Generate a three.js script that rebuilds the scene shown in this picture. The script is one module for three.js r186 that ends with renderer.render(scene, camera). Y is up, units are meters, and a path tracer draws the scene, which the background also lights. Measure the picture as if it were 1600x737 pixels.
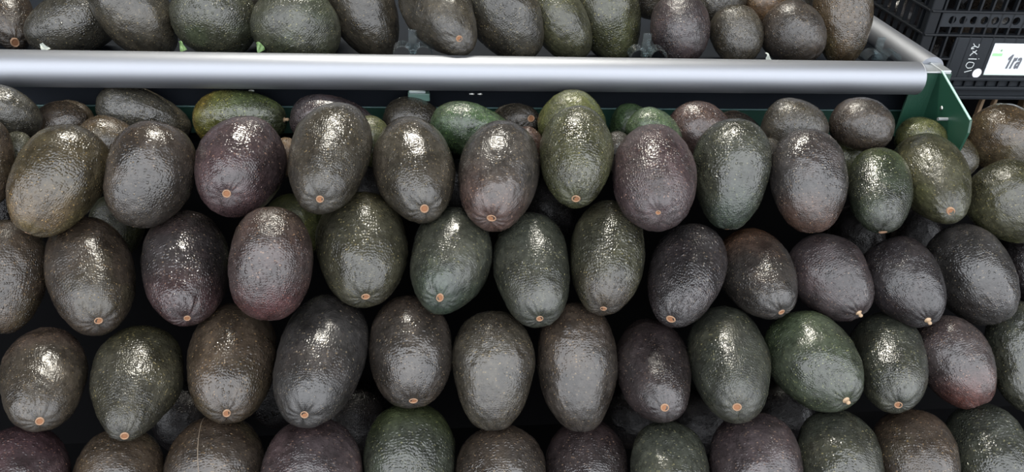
import * as THREE from 'three';
import { RoundedBoxGeometry } from 'three/addons/geometries/RoundedBoxGeometry.js';
import { mergeGeometries } from 'three/addons/utils/BufferGeometryUtils.js';
import { RectAreaLightUniformsLib } from 'three/addons/lights/RectAreaLightUniformsLib.js';

// ------------------------------------------------------------------ camera, sky, lamps, exposure
const scene = new THREE.Scene();
const camera = new THREE.PerspectiveCamera(32.7025, 1600 / 737, 0.02, 200);
camera.position.set(-0.08711, 1.32299, 0.69840);
camera.quaternion.set(-0.281762, -0.057108, 0.010364, 0.957727);
camera.updateMatrixWorld(true);
const renderer = new THREE.WebGLRenderer({ antialias: true });
renderer.toneMapping = THREE.LinearToneMapping;
renderer.toneMappingExposure = 1.18;
renderer.shadowMap.enabled = true;

const SKY = 4.6, LAMP = 320;
{ // an even overcast sky, a little brighter overhead
  const w = 64, h = 32, d = new Float32Array(w * h * 4);
  for (let y = 0; y < h; y++) {
    const el = Math.max(0, Math.sin(((y + 0.5) / h - 0.5) * Math.PI)), b = SKY * (0.8 + 0.4 * el);
    for (let x = 0; x < w; x++) d.set([b * 0.96, b * 0.99, b * 1.04, 1], (y * w + x) * 4);
  }
  const t = new THREE.DataTexture(d, w, h, THREE.RGBAFormat, THREE.FloatType);
  t.mapping = THREE.EquirectangularReflectionMapping; t.magFilter = t.minFilter = THREE.LinearFilter; t.needsUpdate = true;
  scene.background = t; scene.environment = t;
}
RectAreaLightUniformsLib.init();
const LAMPS = [[-0.08, 2.3, -0.55]];   // a short batten lamp under the ceiling of the shop

// ------------------------------------------------------------------ helpers
let seed = 7;
const rnd = () => { seed = (seed * 1664525 + 1013904223) >>> 0; return seed / 4294967296; };
const used = new Map();
function numbered(n) { const k = used.get(n) ?? 0; used.set(n, k + 1); return k ? n + '_' + String(k).padStart(3, '0') : n; }
function mesh(name, geometry, material, parent) {
  const m = new THREE.Mesh(geometry, material);
  m.name = parent ? name : numbered(name);
  m.castShadow = m.receiveShadow = true;
  (parent ?? scene).add(m);
  return m;
}
function thing(name, label, category, group, at = [0, 0, 0]) {
  const o = new THREE.Group(); o.name = numbered(name); o.position.set(...at); scene.add(o);
  o.userData = { label, category }; if (group) o.userData.group = group;
  return o;
}
function struct(name, geometry, material) { const m = mesh(name, geometry, material); m.userData = { kind: 'structure' }; return m; }
const box = (x0, x1, y0, y1, z0, z1) => new THREE.BoxGeometry(x1 - x0, y1 - y0, z1 - z0).translate((x0 + x1) / 2, (y0 + y1) / 2, (z0 + z1) / 2);
const rbox = (x0, x1, y0, y1, z0, z1, r = 0.0015) => new RoundedBoxGeometry(x1 - x0, y1 - y0, z1 - z0, 2, r).translate((x0 + x1) / 2, (y0 + y1) / 2, (z0 + z1) / 2);
const std = (o) => new THREE.MeshStandardMaterial(o);
const lin = (r, g, b) => new THREE.Color().setRGB(r, g, b);
const sstep = (a, b, x) => { const t = Math.min(1, Math.max(0, (x - a) / (b - a))); return t * t * (3 - 2 * t); };
function hash(x, y, z) { let h = Math.imul(x, 374761393) ^ Math.imul(y, 668265263) ^ Math.imul(z, 2147483647 - 1274126177); h = Math.imul(h ^ (h >>> 13), 1274126177); return ((h ^ (h >>> 16)) >>> 0) / 4294967296; }
function noise3(x, y, z) {           // value noise, -1 .. 1
  const i = Math.floor(x), j = Math.floor(y), k = Math.floor(z), f = (t) => t * t * (3 - 2 * t), u = f(x - i), v = f(y - j), w = f(z - k);
  const l = (a, b, t) => a + (b - a) * t;
  const p = (a, b, c) => hash(i + a, j + b, k + c);
  return 2 * l(l(l(p(0, 0, 0), p(1, 0, 0), u), l(p(0, 1, 0), p(1, 1, 0), u), v), l(l(p(0, 0, 1), p(1, 0, 1), u), l(p(0, 1, 1), p(1, 1, 1), u), v), w) - 1;
}
function dataTexture(w, h, fill, srgb) {
  const d = new Uint8Array(w * h * 4);
  for (let y = 0; y < h; y++) for (let x = 0; x < w; x++) { const c = fill(x, y); d.set([c[0], c[1], c[2], 255].map((v) => Math.max(0, Math.min(255, Math.round(v)))), (y * w + x) * 4); }
  const t = new THREE.DataTexture(d, w, h);
  t.wrapS = t.wrapT = THREE.RepeatWrapping; t.magFilter = THREE.LinearFilter; t.minFilter = THREE.LinearMipmapLinearFilter; t.generateMipmaps = true;
  if (srgb) t.colorSpace = THREE.SRGBColorSpace;
  t.needsUpdate = true; return t;
}
// noise that repeats every n cells in x
function tile2(x, y, n, s) {
  const i = Math.floor(x), j = Math.floor(y), f = (t) => t * t * (3 - 2 * t), u = f(x - i), v = f(y - j), w = (a) => ((a % n) + n) % n;
  const a = hash(w(i), j, s), b = hash(w(i + 1), j, s), c = hash(w(i), j + 1, s), d = hash(w(i + 1), j + 1, s);
  return 2 * (a + (b - a) * u + (c - a) * v + (a - b - c + d) * u * v) - 1;
}
// pebbled avocado skin as a height map: rounded pebbles of several sizes with wrinkles between; the map covers the fruit once round and once along
const SK = 768;
function skinHeight(s, nu, nv, wrinkle) {
  const out = new Float32Array(SK * SK);
  const w = (a) => ((a % nu) + nu) % nu;
  for (let y = 0; y < SK; y++) for (let x = 0; x < SK; x++) {
    const U = x / SK, V = y / SK;
    let u = U * nu + 0.7 * tile2(U * 24, V * 16, 24, s + 1) + 0.2 * tile2(U * 70, V * 50, 70, s + 9), v = V * nv + 0.55 * tile2(U * 24, V * 16, 24, s + 2) + 0.2 * tile2(U * 70, V * 50, 70, s + 8);
    const i = Math.floor(u), j = Math.floor(v);
    let f1 = 9, f2 = 9, hgt = 0;
    for (let a = -1; a <= 1; a++) for (let b = -1; b <= 1; b++) {
      const ci = w(i + a), cj = j + b, px = i + a + 0.15 + 0.7 * hash(ci, cj, s), py = cj + 0.15 + 0.7 * hash(ci, cj, s + 77), d = Math.hypot(px - u, (py - v) * 0.9);
      if (d < f1) { f2 = f1; f1 = d; hgt = hash(ci, cj, s + 33); } else if (d < f2) f2 = d;
    }
    const peb = sstep(0, 0.55, f2 - f1) * (0.2 + 0.8 * hgt * hgt * hgt);
    const wr = 1 - Math.abs(tile2(U * 40, V * 14, 40, s + 5)), wr2 = 1 - Math.abs(tile2(U * 64, V * 26, 64, s + 6));
    const fine = tile2(U * 180, V * 130, 180, s + 7);
    out[y * SK + x] = (1 - wrinkle) * peb * (0.65 + 0.35 * tile2(U * 8, V * 6, 8, s + 4)) + wrinkle * (0.5 * wr * wr + 0.4 * wr2 * wr2) * (0.8 + 0.4 * tile2(U * 7, V * 5, 7, s + 14)) + 0.06 * fine;
  }
  return out;
}
const skins = [[101, 104, 70, 0.3], [202, 84, 58, 0.12], [303, 116, 74, 0.5], [404, 96, 64, 0.3]].map(([s, nu, nv, wr]) => {
  const h = skinHeight(s, nu, nv, wr);
  const bump = dataTexture(SK, SK, (x, y) => { const v = 20 + 200 * h[y * SK + x]; return [v, v, v]; });
  // colour: mottling and the pale corky dots of the skin
  const dots = new Float32Array(SK * SK);
  for (let n = 0; n < 1300; n++) {
    const cx = hash(n, 1, s) * SK, cy = hash(n, 2, s) * SK, r = 1.1 + 1.9 * hash(n, 3, s), a = 0.3 + 0.7 * hash(n, 4, s);
    for (let y = Math.floor(cy - r - 1); y <= cy + r + 1; y++) for (let x = Math.floor(cx - r - 1); x <= cx + r + 1; x++) {
      if (y < 0 || y >= SK) continue;
      const q = y * SK + ((x % SK) + SK) % SK, e = a * sstep(r + 0.7, r - 0.7, Math.hypot(x - cx, y - cy));
      if (e > dots[q]) dots[q] = e;
    }
  }
  const colour = dataTexture(SK, SK, (x, y) => {
    const U = x / SK, V = y / SK, m = 120 + 22 * tile2(U * 14, V * 10, 14, s + 11) + 16 * tile2(U * 60, V * 44, 60, s + 12) + 12 * tile2(U * 160, V * 120, 160, s + 13), t = dots[y * SK + x];
    return [m + (255 - m) * t, m + (240 - m) * t, m + (205 - m) * t];
  }, true);
  const rough = dataTexture(SK, SK, (x, y) => { const v = 180 + 75 * tile2(x / SK * 10, y / SK * 8, 10, s + 21) + 25 * tile2(x / SK * 90, y / SK * 70, 90, s + 22); return [v, v, v]; });
  return { bump, colour, rough };
});
const skinMaterials = new Map();
function skinMaterial(variant, bump, gloss, tone) {
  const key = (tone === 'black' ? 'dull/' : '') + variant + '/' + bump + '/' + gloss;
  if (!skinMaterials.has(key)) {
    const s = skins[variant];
    skinMaterials.set(key, new THREE.MeshPhysicalMaterial({ vertexColors: true, map: s.colour, bumpMap: s.bump, bumpScale: bump, roughness: gloss, roughnessMap: s.rough, ior: 1.5, specularIntensity: tone === 'black' ? 0.35 : 0.9 }));  // the near-black tone also loses reflection, to keep deep fruit in shade
  }
  return skinMaterials.get(key);
}
const scarMaterial = std({ color: lin(0.18, 0.105, 0.06), roughness: 0.8 }), scarPit = std({ color: lin(0.14, 0.06, 0.025), roughness: 0.9 });
const stubMaterial = std({ color: lin(0.24, 0.165, 0.1), roughness: 0.7 });

// ------------------------------------------------------------------ one avocado
const NT = 112, NP = 72;
function avocadoShape(L, W, k, s, scar) {
  const bend = 0.03 * (rnd() - 0.5), ell = 0.02 + 0.03 * rnd(), ea = rnd() * 6.28, o = [rnd() * 90, rnd() * 90, rnd() * 90];
  const neck = sstep(0.18, 0.26, k) * 0.1;
  const raw = (c) => Math.pow(Math.max(0, 1 - c * c), 0.43) * (1 - k * c) * (1 - neck * sstep(0.1, 0.9, c));
  let top = 0; for (let c = -1; c <= 1; c += 0.02) top = Math.max(top, raw(c));
  const smooth = (phi, th) => {
    const c = Math.cos(phi), r = W / 2 * raw(c) / top * (1 + ell * Math.cos(2 * th + ea));
    return new THREE.Vector3(r * Math.cos(th) + bend * L * c * c, L / 2 * c, r * Math.sin(th));
  };
  const tip = scar ? smooth(scar[0], scar[1]) : null;
  const point = (phi, th) => {
    const p = smooth(phi, th), n = new THREE.Vector3(p.x / (W * W), p.y / (L * L), p.z / (W * W)).normalize();
    let d = 0.0013 * noise3(p.x * 42 + o[0], p.y * 42 + o[1], p.z * 42 + o[2]) + 0.00028 * noise3(p.x * 120 + o[1], p.y * 120 + o[2], p.z * 120) + 0.0003 * noise3(p.x * 290 + o[2], p.y * 290, p.z * 290 + o[0]);
    if (tip) {
      const q = p.distanceTo(tip), a = Math.atan2(p.x - tip.x, p.z - tip.z);
      d = d * sstep(0.002, 0.012, q) - 0.0016 * Math.exp(-((q / 0.0065) ** 2)) + 0.0003 * Math.sin(a * 11 + 2 * Math.sin(a * 3)) * sstep(0.003, 0.007, q) * sstep(0.024, 0.008, q);
    }
    return { p: p.addScaledVector(n, d), n };
  };
  return point;
}
function avocadoGeometry(point, tint, uo) {
  const pos = [], uv = [], col = [], idx = [], c = new THREE.Color(), so = rnd() * 50;
  for (let i = 0; i <= NP; i++) for (let j = 0; j <= NT; j++) {
    const phi = Math.max(1e-3, Math.min(Math.PI - 1e-3, Math.PI * i / NP)), th = 2 * Math.PI * (j % NT) / NT, { p } = point(phi, th);
    pos.push(p.x, p.y, p.z); uv.push(j / NT + uo, i / NP);
    const cs = Math.cos(phi), nz = noise3(p.x * 34 + so, p.y * 34, p.z * 34), n2 = noise3(p.x * 80, p.y * 80 + so, p.z * 80);
    c.copy(tint.main);
    c.lerp(tint.nose, tint.noseAmount * sstep(0.2 + 0.25 * nz, 0.95, cs));
    c.lerp(tint.top, tint.topAmount * sstep(0.1 + 0.25 * nz, -0.75, cs));
    c.lerp(tint.alt, 0.45 * sstep(0.0, 0.6, nz + 0.4 * n2));
    c.multiplyScalar(1 + 0.14 * n2);
    col.push(c.r, c.g, c.b);
  }
  for (let i = 0; i < NP; i++) for (let j = 0; j < NT; j++) {
    const a = i * (NT + 1) + j, b = a + NT + 1;
    if (i > 0) idx.push(a, a + 1, b);
    if (i < NP - 1) idx.push(b, a + 1, b + 1);
  }
  const g = new THREE.BufferGeometry();
  g.setAttribute('position', new THREE.Float32BufferAttribute(pos, 3));
  g.setAttribute('uv', new THREE.Float32BufferAttribute(uv, 2));
  g.setAttribute('color', new THREE.Float32BufferAttribute(col, 3));
  g.setIndex(idx); g.computeVertexNormals();
  const n = g.attributes.normal;
  for (let i = 0; i <= NP; i++) {       // the seam's two columns share their normals
    const a = i * (NT + 1), b = a + NT, v = new THREE.Vector3(n.getX(a) + n.getX(b), n.getY(a) + n.getY(b), n.getZ(a) + n.getZ(b)).normalize();
    n.setXYZ(a, v.x, v.y, v.z); n.setXYZ(b, v.x, v.y, v.z);
  }
  for (let j = 0; j <= NT; j++) { n.setXYZ(j, 0, 1, 0); n.setXYZ(NP * (NT + 1) + j, 0, -1, 0); }
  return g;
}
const scarRing = new THREE.LatheGeometry([[0.0026, -0.0006], [0.0029, 0.0005], [0.0034, 0.0009], [0.004, 0.0004], [0.0046, -0.0012]].map((p) => new THREE.Vector2(...p)), 20);
const scarDisc = new THREE.LatheGeometry([[0.0001, 0.0002], [0.0008, 0.0004], [0.0016, 0.0001], [0.0032, 0.0002]].map((p) => new THREE.Vector2(...p)), 16);
const stubGeometry = new THREE.LatheGeometry([[0.0001, 0.006], [0.0018, 0.0058], [0.0026, 0.0046], [0.0021, 0.0026], [0.0024, 0.0012], [0.0042, 0.0002], [0.005, -0.0012]].map((p) => new THREE.Vector2(...p)), 14);
const UP = new THREE.Vector3(0, 1, 0);
function avocado(label, group, at, q, [L, W, k], tone, [variant, bump, gloss], scar) {
  const o = thing('avocado', label, 'avocado', group, at);
  o.quaternion.set(...q).normalize();
  const point = avocadoShape(L, W, k, 0, scar);
  mesh('skin', avocadoGeometry(point, TONES[tone], Math.floor(rnd() * SK) / SK), skinMaterial(variant, bump, gloss, tone), o);
  if (scar) {
    const { p, n } = point(scar[0], scar[1]), s = scar[2], stub = scar[3];
    const put = (m) => { m.position.copy(p); m.quaternion.setFromUnitVectors(UP, n); m.scale.set(s * (0.85 + 0.3 * rnd()), s, s * (0.85 + 0.3 * rnd())); return m; };
    if (stub) put(mesh('stem_stub', stubGeometry, stubMaterial, o));
    else { const r = put(mesh('stem_scar', scarRing, scarMaterial, o)); mesh('scar_pit', scarDisc, scarPit, r); }
  }
  return { o, point };
}

// ------------------------------------------------------------------ the shop around the stall
const wallPaint = std({ color: lin(0.07, 0.07, 0.07), roughness: 0.9 }), ceilingPaint = std({ color: lin(0.25, 0.24, 0.22), roughness: 0.9 }), concrete = std({ color: lin(0.14, 0.14, 0.135), roughness: 0.85 }), asphalt = std({ color: lin(0.25, 0.25, 0.25), roughness: 0.9 });
struct('floor', box(-3, 3, -0.1, 0, -2.2, 1.15), concrete);
struct('street', box(-14, 14, -0.12, -0.02, 1.15, 20), asphalt);
struct('ceiling', box(-3, 3, 2.45, 2.6, -2.2, /*EAVE*/0.64), ceilingPaint);
struct('wall_back', box(-3, 3, 0, 2.45, -2.35, -2.2), wallPaint);
struct('wall_left', box(-3.15, -3, 0, 2.6, -2.35, 0.64), wallPaint);
struct('wall_right', box(3, 3.15, 0, 2.6, -2.35, 0.64), wallPaint);
{
  const housing = std({ color: lin(0.7, 0.7, 0.7), roughness: 0.5 }), glow = std({ color: 0xffffff, emissive: lin(1, 0.95, 0.84), emissiveIntensity: LAMP * 0.1, roughness: 0.4 });
  for (const [x, y, z] of LAMPS) {
    const o = new THREE.Group(); o.name = numbered('ceiling_lamp'); o.position.set(x, y, z); o.userData = { kind: 'structure' }; scene.add(o);
    mesh('housing', rbox(-0.34, 0.34, 0.03, 0.09, -0.05, 0.05, 0.008), housing, o);
    mesh('lamp_tube', new THREE.CylinderGeometry(0.02, 0.02, 0.6, 24).rotateZ(Math.PI / 2), glow, o);
    const l = new THREE.RectAreaLight(lin(1, 0.95, 0.84), LAMP, 0.6, 0.05);
    l.position.set(x, y - 0.022, z); l.lookAt(x, 0, z); scene.add(l);
  }
}

// ------------------------------------------------------------------ bin with an added sloping board, near-black to block light behind the pile
const gapShadeBlack = new THREE.MeshPhysicalMaterial({ color: lin(0.002, 0.002, 0.0022), roughness: 1, specularIntensity: 0.05 }), darkMetal = std({ color: lin(0.02, 0.035, 0.03), roughness: 0.5 });
const greenPaint = new THREE.MeshPhysicalMaterial({ color: lin(0.006, 0.032, 0.019), roughness: 0.42, bumpMap: dataTexture(256, 256, (x, y) => { const v = 128 + 60 * tile2(x / 8, y / 8, 32, 5) + 40 * tile2(x / 2, y / 2, 128, 6); return [v, v, v]; }), bumpScale: 0.0002 });
const navyPaint = new THREE.MeshPhysicalMaterial({ color: lin(0.004, 0.006, 0.0095), roughness: 0.75, specularIntensity: 0.3 });
{
  const o = thing('produce_bin', 'dark produce bin under the sloping pile of avocados', 'bin', null, [0, 0, 0]);
  const s = new THREE.Shape([[-0.026, 0.975], [-0.03, 0.975], [-0.03, 0.68], [0.46, 0.68], [0.46, 0.72], [0.12, 0.72]].map((p) => new THREE.Vector2(...p)));
  mesh('added_gap_board', new THREE.ExtrudeGeometry(s, { depth: 1.9, bevelEnabled: false }).rotateY(-Math.PI / 2).translate(0.9, 0, 0), gapShadeBlack, o);
  mesh('front_board', rbox(-1, 0.9, 0.6, 0.76, 0.46, 0.485, 0.004), darkMetal, o);
  for (const x of [-0.99, 0.84]) for (const z of [-0.02, 0.44]) mesh('leg', box(x, x + 0.04, 0, 0.68, z - 0.02, z + 0.02), darkMetal, o);
}

// ------------------------------------------------------------------ green shelf with its aluminium rail
const brushed = dataTexture(512, 128, (x, y) => { const v = 128 + 30 * tile2(x / 90, y * 0.9, 6, 3) + 18 * tile2(x / 20, y / 3, 26, 4); return [v, v, v]; });
brushed.repeat.set(2, 1);
const aluminium = new THREE.MeshPhysicalMaterial({ color: lin(0.225, 0.235, 0.255), metalness: 1, roughness: 0.55, roughnessMap: null, bumpMap: brushed, bumpScale: 0.00005 });
const shadedGreen = new THREE.MeshPhysicalMaterial({ color: lin(0.005, 0.026, 0.018), roughness: 0.6, specularIntensity: 0.5 });  // panel green, darkened in colour for the shade under the rail
const bareSteel = std({ color: lin(0.35, 0.37, 0.38), metalness: 0.8, roughness: 0.45 });
const steelScrew = std({ color: lin(0.6, 0.62, 0.6), metalness: 1, roughness: 0.35 });
const clear = new THREE.MeshPhysicalMaterial({ color: lin(0.86, 0.93, 0.95), transmission: 1, thickness: 0, roughness: 0.12, ior: 1.45 });
{
  const o = thing('display_shelf', 'dark green metal shelf with a rounded silver rail and an end bracket', 'shelf');
  const tube = (r, len) => new THREE.CylinderGeometry(r, r, len, 64, 1);
  mesh('shelf_board', box(-0.9, 0.44, 1.006, 1.02, -0.42, -0.0315), navyPaint, o);
  mesh('back_board', box(-0.9, 0.44, 1.02, 1.3, -0.44, -0.42), navyPaint, o);
  mesh('front_lip', rbox(-0.9, 0.4235, 1.0035, 1.045, -0.0315, -0.0295, 0.0008), navyPaint, o);
  mesh('green_panel', box(-0.9, 0.4235, 0.66, 1.0028, -0.036, -0.0305), shadedGreen, o);
  mesh('panel_edge_highlight', rbox(-0.9, 0.4235, 1.0022, 1.0036, -0.036, -0.0285, 0.0005), std({ color: lin(0.05, 0.1, 0.1), roughness: 0.35 }), o);  // lighter colour paints the light caught along the sheet edge
  const rail = mesh('front_rail', tube(0.0158, 1.298).rotateZ(Math.PI / 2).translate(-0.251, 1.05, 0), aluminium, o);
  mesh('rail_end', new THREE.TorusGeometry(0.0152, 0.0009, 10, 48).rotateY(Math.PI / 2).translate(0.398, 1.05, 0), aluminium, rail);
  mesh('side_rail', tube(0.0138, 0.4).rotateX(Math.PI / 2).translate(0.425, 1.05, -0.222), aluminium, o);
  mesh('side_panel', box(0.4135, 0.4155, 1.02, 1.045, -0.42, -0.03), navyPaint, o);
  // corner: folded green plate, gusset sloping forward, steel cap
  const bracket = mesh('end_bracket', rbox(0.3975, 0.4225, 0.985, 1.056, -0.006, -0.003, 0.0008), greenPaint, o);
  const gs = new THREE.Shape([[-0.03, 1.0585], [0.0, 1.057], [0.062, 1.0336], [0.065, 1.0225], [0.06, 0.985], [-0.03, 0.985]].map((p) => new THREE.Vector2(...p)));
  mesh('gusset', new THREE.ExtrudeGeometry(gs, { depth: 0.0018, bevelEnabled: true, bevelSize: 0.0004, bevelThickness: 0.0004, bevelSegments: 2, steps: 1 }).rotateY(-Math.PI / 2).translate(0.424, 0, 0), greenPaint, bracket);
  mesh('gusset_highlight', new THREE.TubeGeometry(new THREE.LineCurve3(new THREE.Vector3(0.4226, 1.0572, 0.0004), new THREE.Vector3(0.4226, 1.0339, 0.0623)), 1, 0.0011, 8), std({ color: lin(0.22, 0.36, 0.3), roughness: 0.4 }), bracket);  // pale tube paints the highlight along the sloping edge
  const cap = mesh('corner_cap', rbox(0.4, 0.4225, 1.0545, 1.0565, -0.022, -0.001, 0.0008), bareSteel, o);
  mesh('cap_lip', rbox(0.4215, 0.432, 1.0545, 1.0585, -0.024, 0.001, 0.001), bareSteel, cap);
  mesh('cap_flange', rbox(0.424, 0.4335, 1.035, 1.056, -0.003, 0.0008, 0.001), greenPaint, cap);
  for (const [x, y] of [[0.4256, 1.0105]]) mesh('screw', new THREE.SphereGeometry(0.0022, 14, 8).scale(1, 1, 0.6).translate(x, y, -0.0025), steelScrew, bracket);
  mesh('bolt', new THREE.CylinderGeometry(0.0017, 0.0017, 0.0102, 16).rotateZ(Math.PI / 2).translate(0.4171, 1.0214, 0.0323), bareSteel, bracket);
  mesh('screw', new THREE.SphereGeometry(0.0022, 14, 8).scale(0.6, 1, 1).translate(0.4219, 1.0267, 0.0185), steelScrew, bracket);
  // little block hanging under the rail, and two rivets
  const b = mesh('hanging_block', rbox(-0.0955, -0.0752, 1.0185, 1.0262, -0.016, -0.008, 0.001), std({ color: lin(0.07, 0.13, 0.11), roughness: 0.3 }), o);
  mesh('block_lip', rbox(-0.0945, -0.0792, 1.0262, 1.0285, -0.015, -0.008, 0.0008), std({ color: lin(0.3, 0.35, 0.36), roughness: 0.3 }), b);
  for (const [x, y] of [[-0.0345, 1.0173], [-0.0264, 1.0173], [-0.2412, 1.0187]]) mesh('rivet', new THREE.SphereGeometry(0.0024, 12, 8).scale(1.2, 0.7, 0.6).translate(x, y, -0.0295), steelScrew, o);
}
// clear plastic clips standing behind the rail
{
  const ringShape = new THREE.Shape(); ringShape.absarc(0, 0, 0.0085, 0, Math.PI, false); ringShape.absarc(0, 0, 0.0072, Math.PI, 0, true);
  const half = new THREE.ExtrudeGeometry(ringShape, { depth: 0.014, bevelEnabled: false, curveSegments: 20 });
  for (const [x, label] of [[-0.0905, 'clear plastic clip behind the rail beside the avocado with a round orange scar'], [0.1335, 'clear plastic clip behind the rail in the wide dark gap'], [0.3725, 'clear plastic clip behind the rail in the corner beside the side rail']]) {
    const o = thing('plastic_clip', label, 'clip', 'clear clips behind the rail', [x, 1.059, -0.036]);
    for (const s of [-1, 1]) mesh('loop', half.clone().translate(s * 0.0098, 0, 0), clear, o);
    mesh('blade', rbox(-0.004, 0.004, -0.004, 0.019, -0.0015, 0.0005, 0.0004), clear, o);
    mesh('foot', rbox(-0.018, 0.018, -0.039, -0.0372, 0.0, 0.003, 0.0006).translate(0, 0, -0.002), clear, o);
    mesh('stalk', rbox(-0.002, 0.002, -0.0375, 0.0, -0.0015, 0.0015, 0.0006), clear, o);
  }
}

// ------------------------------------------------------------------ black crate with its label, on a wooden crate
const blackPlastic = new THREE.MeshPhysicalMaterial({ color: lin(0.004, 0.005, 0.0065), roughness: 0.5, specularIntensity: 0.35 });
const greyPlastic = new THREE.MeshPhysicalMaterial({ color: lin(0.008, 0.01, 0.0125), roughness: 0.5, specularIntensity: 0.4 });
const X0 = 0.494, X1 = 0.86, ZF = -0.15, ZB = -0.42, YB = 0.9685;
{
  const o = thing('plastic_crate', 'black slatted plastic crate with a white label on its side', 'crate', null, [0, 0, 0]);
  const rims = [YB, 0.9805, 0.9922, 1.0165, 1.045, 1.0722, 1.105, 1.14];
  rims.forEach((y, i) => {
    const t = i < 3 ? 0.0042 : 0.0028, g = [rbox(X0 - 0.002, y > 1.01 && y < 1.02 ? 0.5335 : X1, y - t / 2, y + t / 2, ZF - 0.004, ZF + 0.004, 0.001), rbox(X0 - 0.004, X0 + 0.004, y - t / 2, y + t / 2, ZB, ZF, 0.001)];
    mesh('rim', mergeGeometries(g), i < 3 ? greyPlastic : blackPlastic, o);
  });
  const slat = rbox(-0.0014, 0.0014, 0, 0.16, -0.0035, 0.002, 0.0006);
  for (let x = X0 + 0.0135, i = 0; x < X1; x += 0.0145, i++) mesh('slat', slat, blackPlastic, o).position.set(x, 0.982, ZF);
  const sideSlat = slat.clone().rotateY(-Math.PI / 2);
  for (let z = ZF - 0.016; z > ZB; z -= 0.016) mesh('slat', sideSlat, blackPlastic, o).position.set(X0, 0.982, z);
  for (const z of [ZF, ZB]) mesh('corner_post', rbox(X0 - 0.003, X0 + 0.011, YB, 1.15, z - 0.008, z + 0.002, 0.002), blackPlastic, o);
  mesh('side_web', box(X0 + 0.003, X0 + 0.004, YB, 1.016, ZB, ZF), blackPlastic, o);
  mesh('bottom_band', rbox(X0 + 0.02, X1, YB, 0.9945, ZF - 0.008, ZF - 0.001, 0.001), greyPlastic, o);
  mesh('bottom', box(X0, X1, YB, YB + 0.004, ZB, ZF - 0.004), blackPlastic, o);
  mesh('back_wall', box(X0, X1, YB, 1.14, ZB - 0.004, ZB), blackPlastic, o);
  const panel = mesh('label_panel', rbox(0.5335, X1, 0.993, 1.0425, ZF - 0.001, ZF + 0.002, 0.001), greyPlastic, o);
  const hs = new THREE.Shape([[0.508, 1.0545], [X1, 1.0545], [X1, 1.071], [0.508, 1.071]].map((p) => new THREE.Vector2(...p)));
  for (let x = 0.5205; x < X1 - 0.01; x += 0.0132) { const h = new THREE.Path(); h.absarc(x, 1.0625, 0.0046, 0, Math.PI * 2, true); hs.holes.push(h); }
  mesh('hole_strip', new THREE.ExtrudeGeometry(hs, { depth: 0.003, bevelEnabled: false, curveSegments: 14 }).translate(0, 0, ZF - 0.001), greyPlastic, o);
  // the printed label
  const cw = 1024, ch = Math.round(1024 * 0.0390 / 0.118), cv = document.createElement('canvas'); cv.width = cw; cv.height = ch;
  const g = cv.getContext('2d');
  g.fillStyle = '#b7bec3'; g.fillRect(0, 0, cw, ch);
  g.fillStyle = '#aebab2'; g.fillRect(0, ch - 16, cw, 16);
  g.fillStyle = '#b4e3b0'; g.fillRect(30, 36, 96, 96);
  g.fillStyle = '#7fc97d'; g.fillRect(14, 104, 112, 30);
  g.fillStyle = '#e4f2e2'; g.beginPath(); g.ellipse(72, 74, 34, 28, 0, 0, 7); g.fill();
  g.fillStyle = '#5f7d68'; g.beginPath(); g.ellipse(98, 74, 12, 13, 0, 0, 7); g.fill(); g.fillRect(62, 62, 14, 9);
  g.fillStyle = '#4b4d52'; g.font = 'italic bold 196px sans-serif'; g.save(); g.translate(190, 0.77 * ch); g.scale(0.56, 1); g.fillText('1ra', 0, 0); g.lineWidth = 12; g.strokeStyle = '#4b4d52'; g.strokeText('1ra', 0, 0); g.restore();
  const tex = new THREE.CanvasTexture(cv); tex.colorSpace = THREE.SRGBColorSpace;
  const lw = 0.118, lh = 0.0390, card = rbox(0, lw, 0, lh, 0, 0.0008, 0.0004);
  const cu = card.attributes.uv, cp = card.attributes.position;
  for (let i = 0; i < cp.count; i++) cu.setXY(i, cp.getX(i) / lw, cp.getY(i) / lh);
  mesh('paper_label', card, std({ map: tex, roughness: 0.45 }), panel).position.set(0.5838, 0.9972, ZF + 0.0018);
  const white = std({ color: lin(0.5, 0.5, 0.51), roughness: 0.6 });
  mesh('round_sticker', new THREE.CylinderGeometry(0.0056, 0.0056, 0.0008, 32).rotateX(Math.PI / 2), white, panel).position.set(0.5750, 0.9995, ZF + 0.0022);
  const strokes = [[[0.5565, 1.0356], [0.5600, 1.0323], [0.5646, 1.0309], [0.5643, 1.0349]], [[0.5600, 1.0323], [0.5567, 1.0305], [0.5565, 1.0289], [0.5597, 1.0295]], [[0.5588, 1.0264], [0.5631, 1.0243], [0.5660, 1.0225]], [[0.5577, 1.0207], [0.5602, 1.0239], [0.5643, 1.0273]], [[0.5572, 1.0168], [0.5678, 1.0167]], [[0.5700, 1.0172], [0.5709, 1.0172]], [[0.5651, 1.0124], [0.5592, 1.0128], [0.5573, 1.0089], [0.5606, 1.0055], [0.5661, 1.0064], [0.5669, 1.0112], [0.5649, 1.0123]], [[0.5584, 1.0004], [0.5670, 1.0030]]];
  mesh('chalk_writing', mergeGeometries(strokes.map((s) => new THREE.TubeGeometry(new THREE.CatmullRomCurve3(s.map(([x, y]) => new THREE.Vector3(x, y, ZF + 0.0022)), false, 'catmullrom', 0.3), 16, 0.00055, 6))), std({ color: lin(0.36, 0.38, 0.38), roughness: 0.9 }), panel);
}
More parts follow.
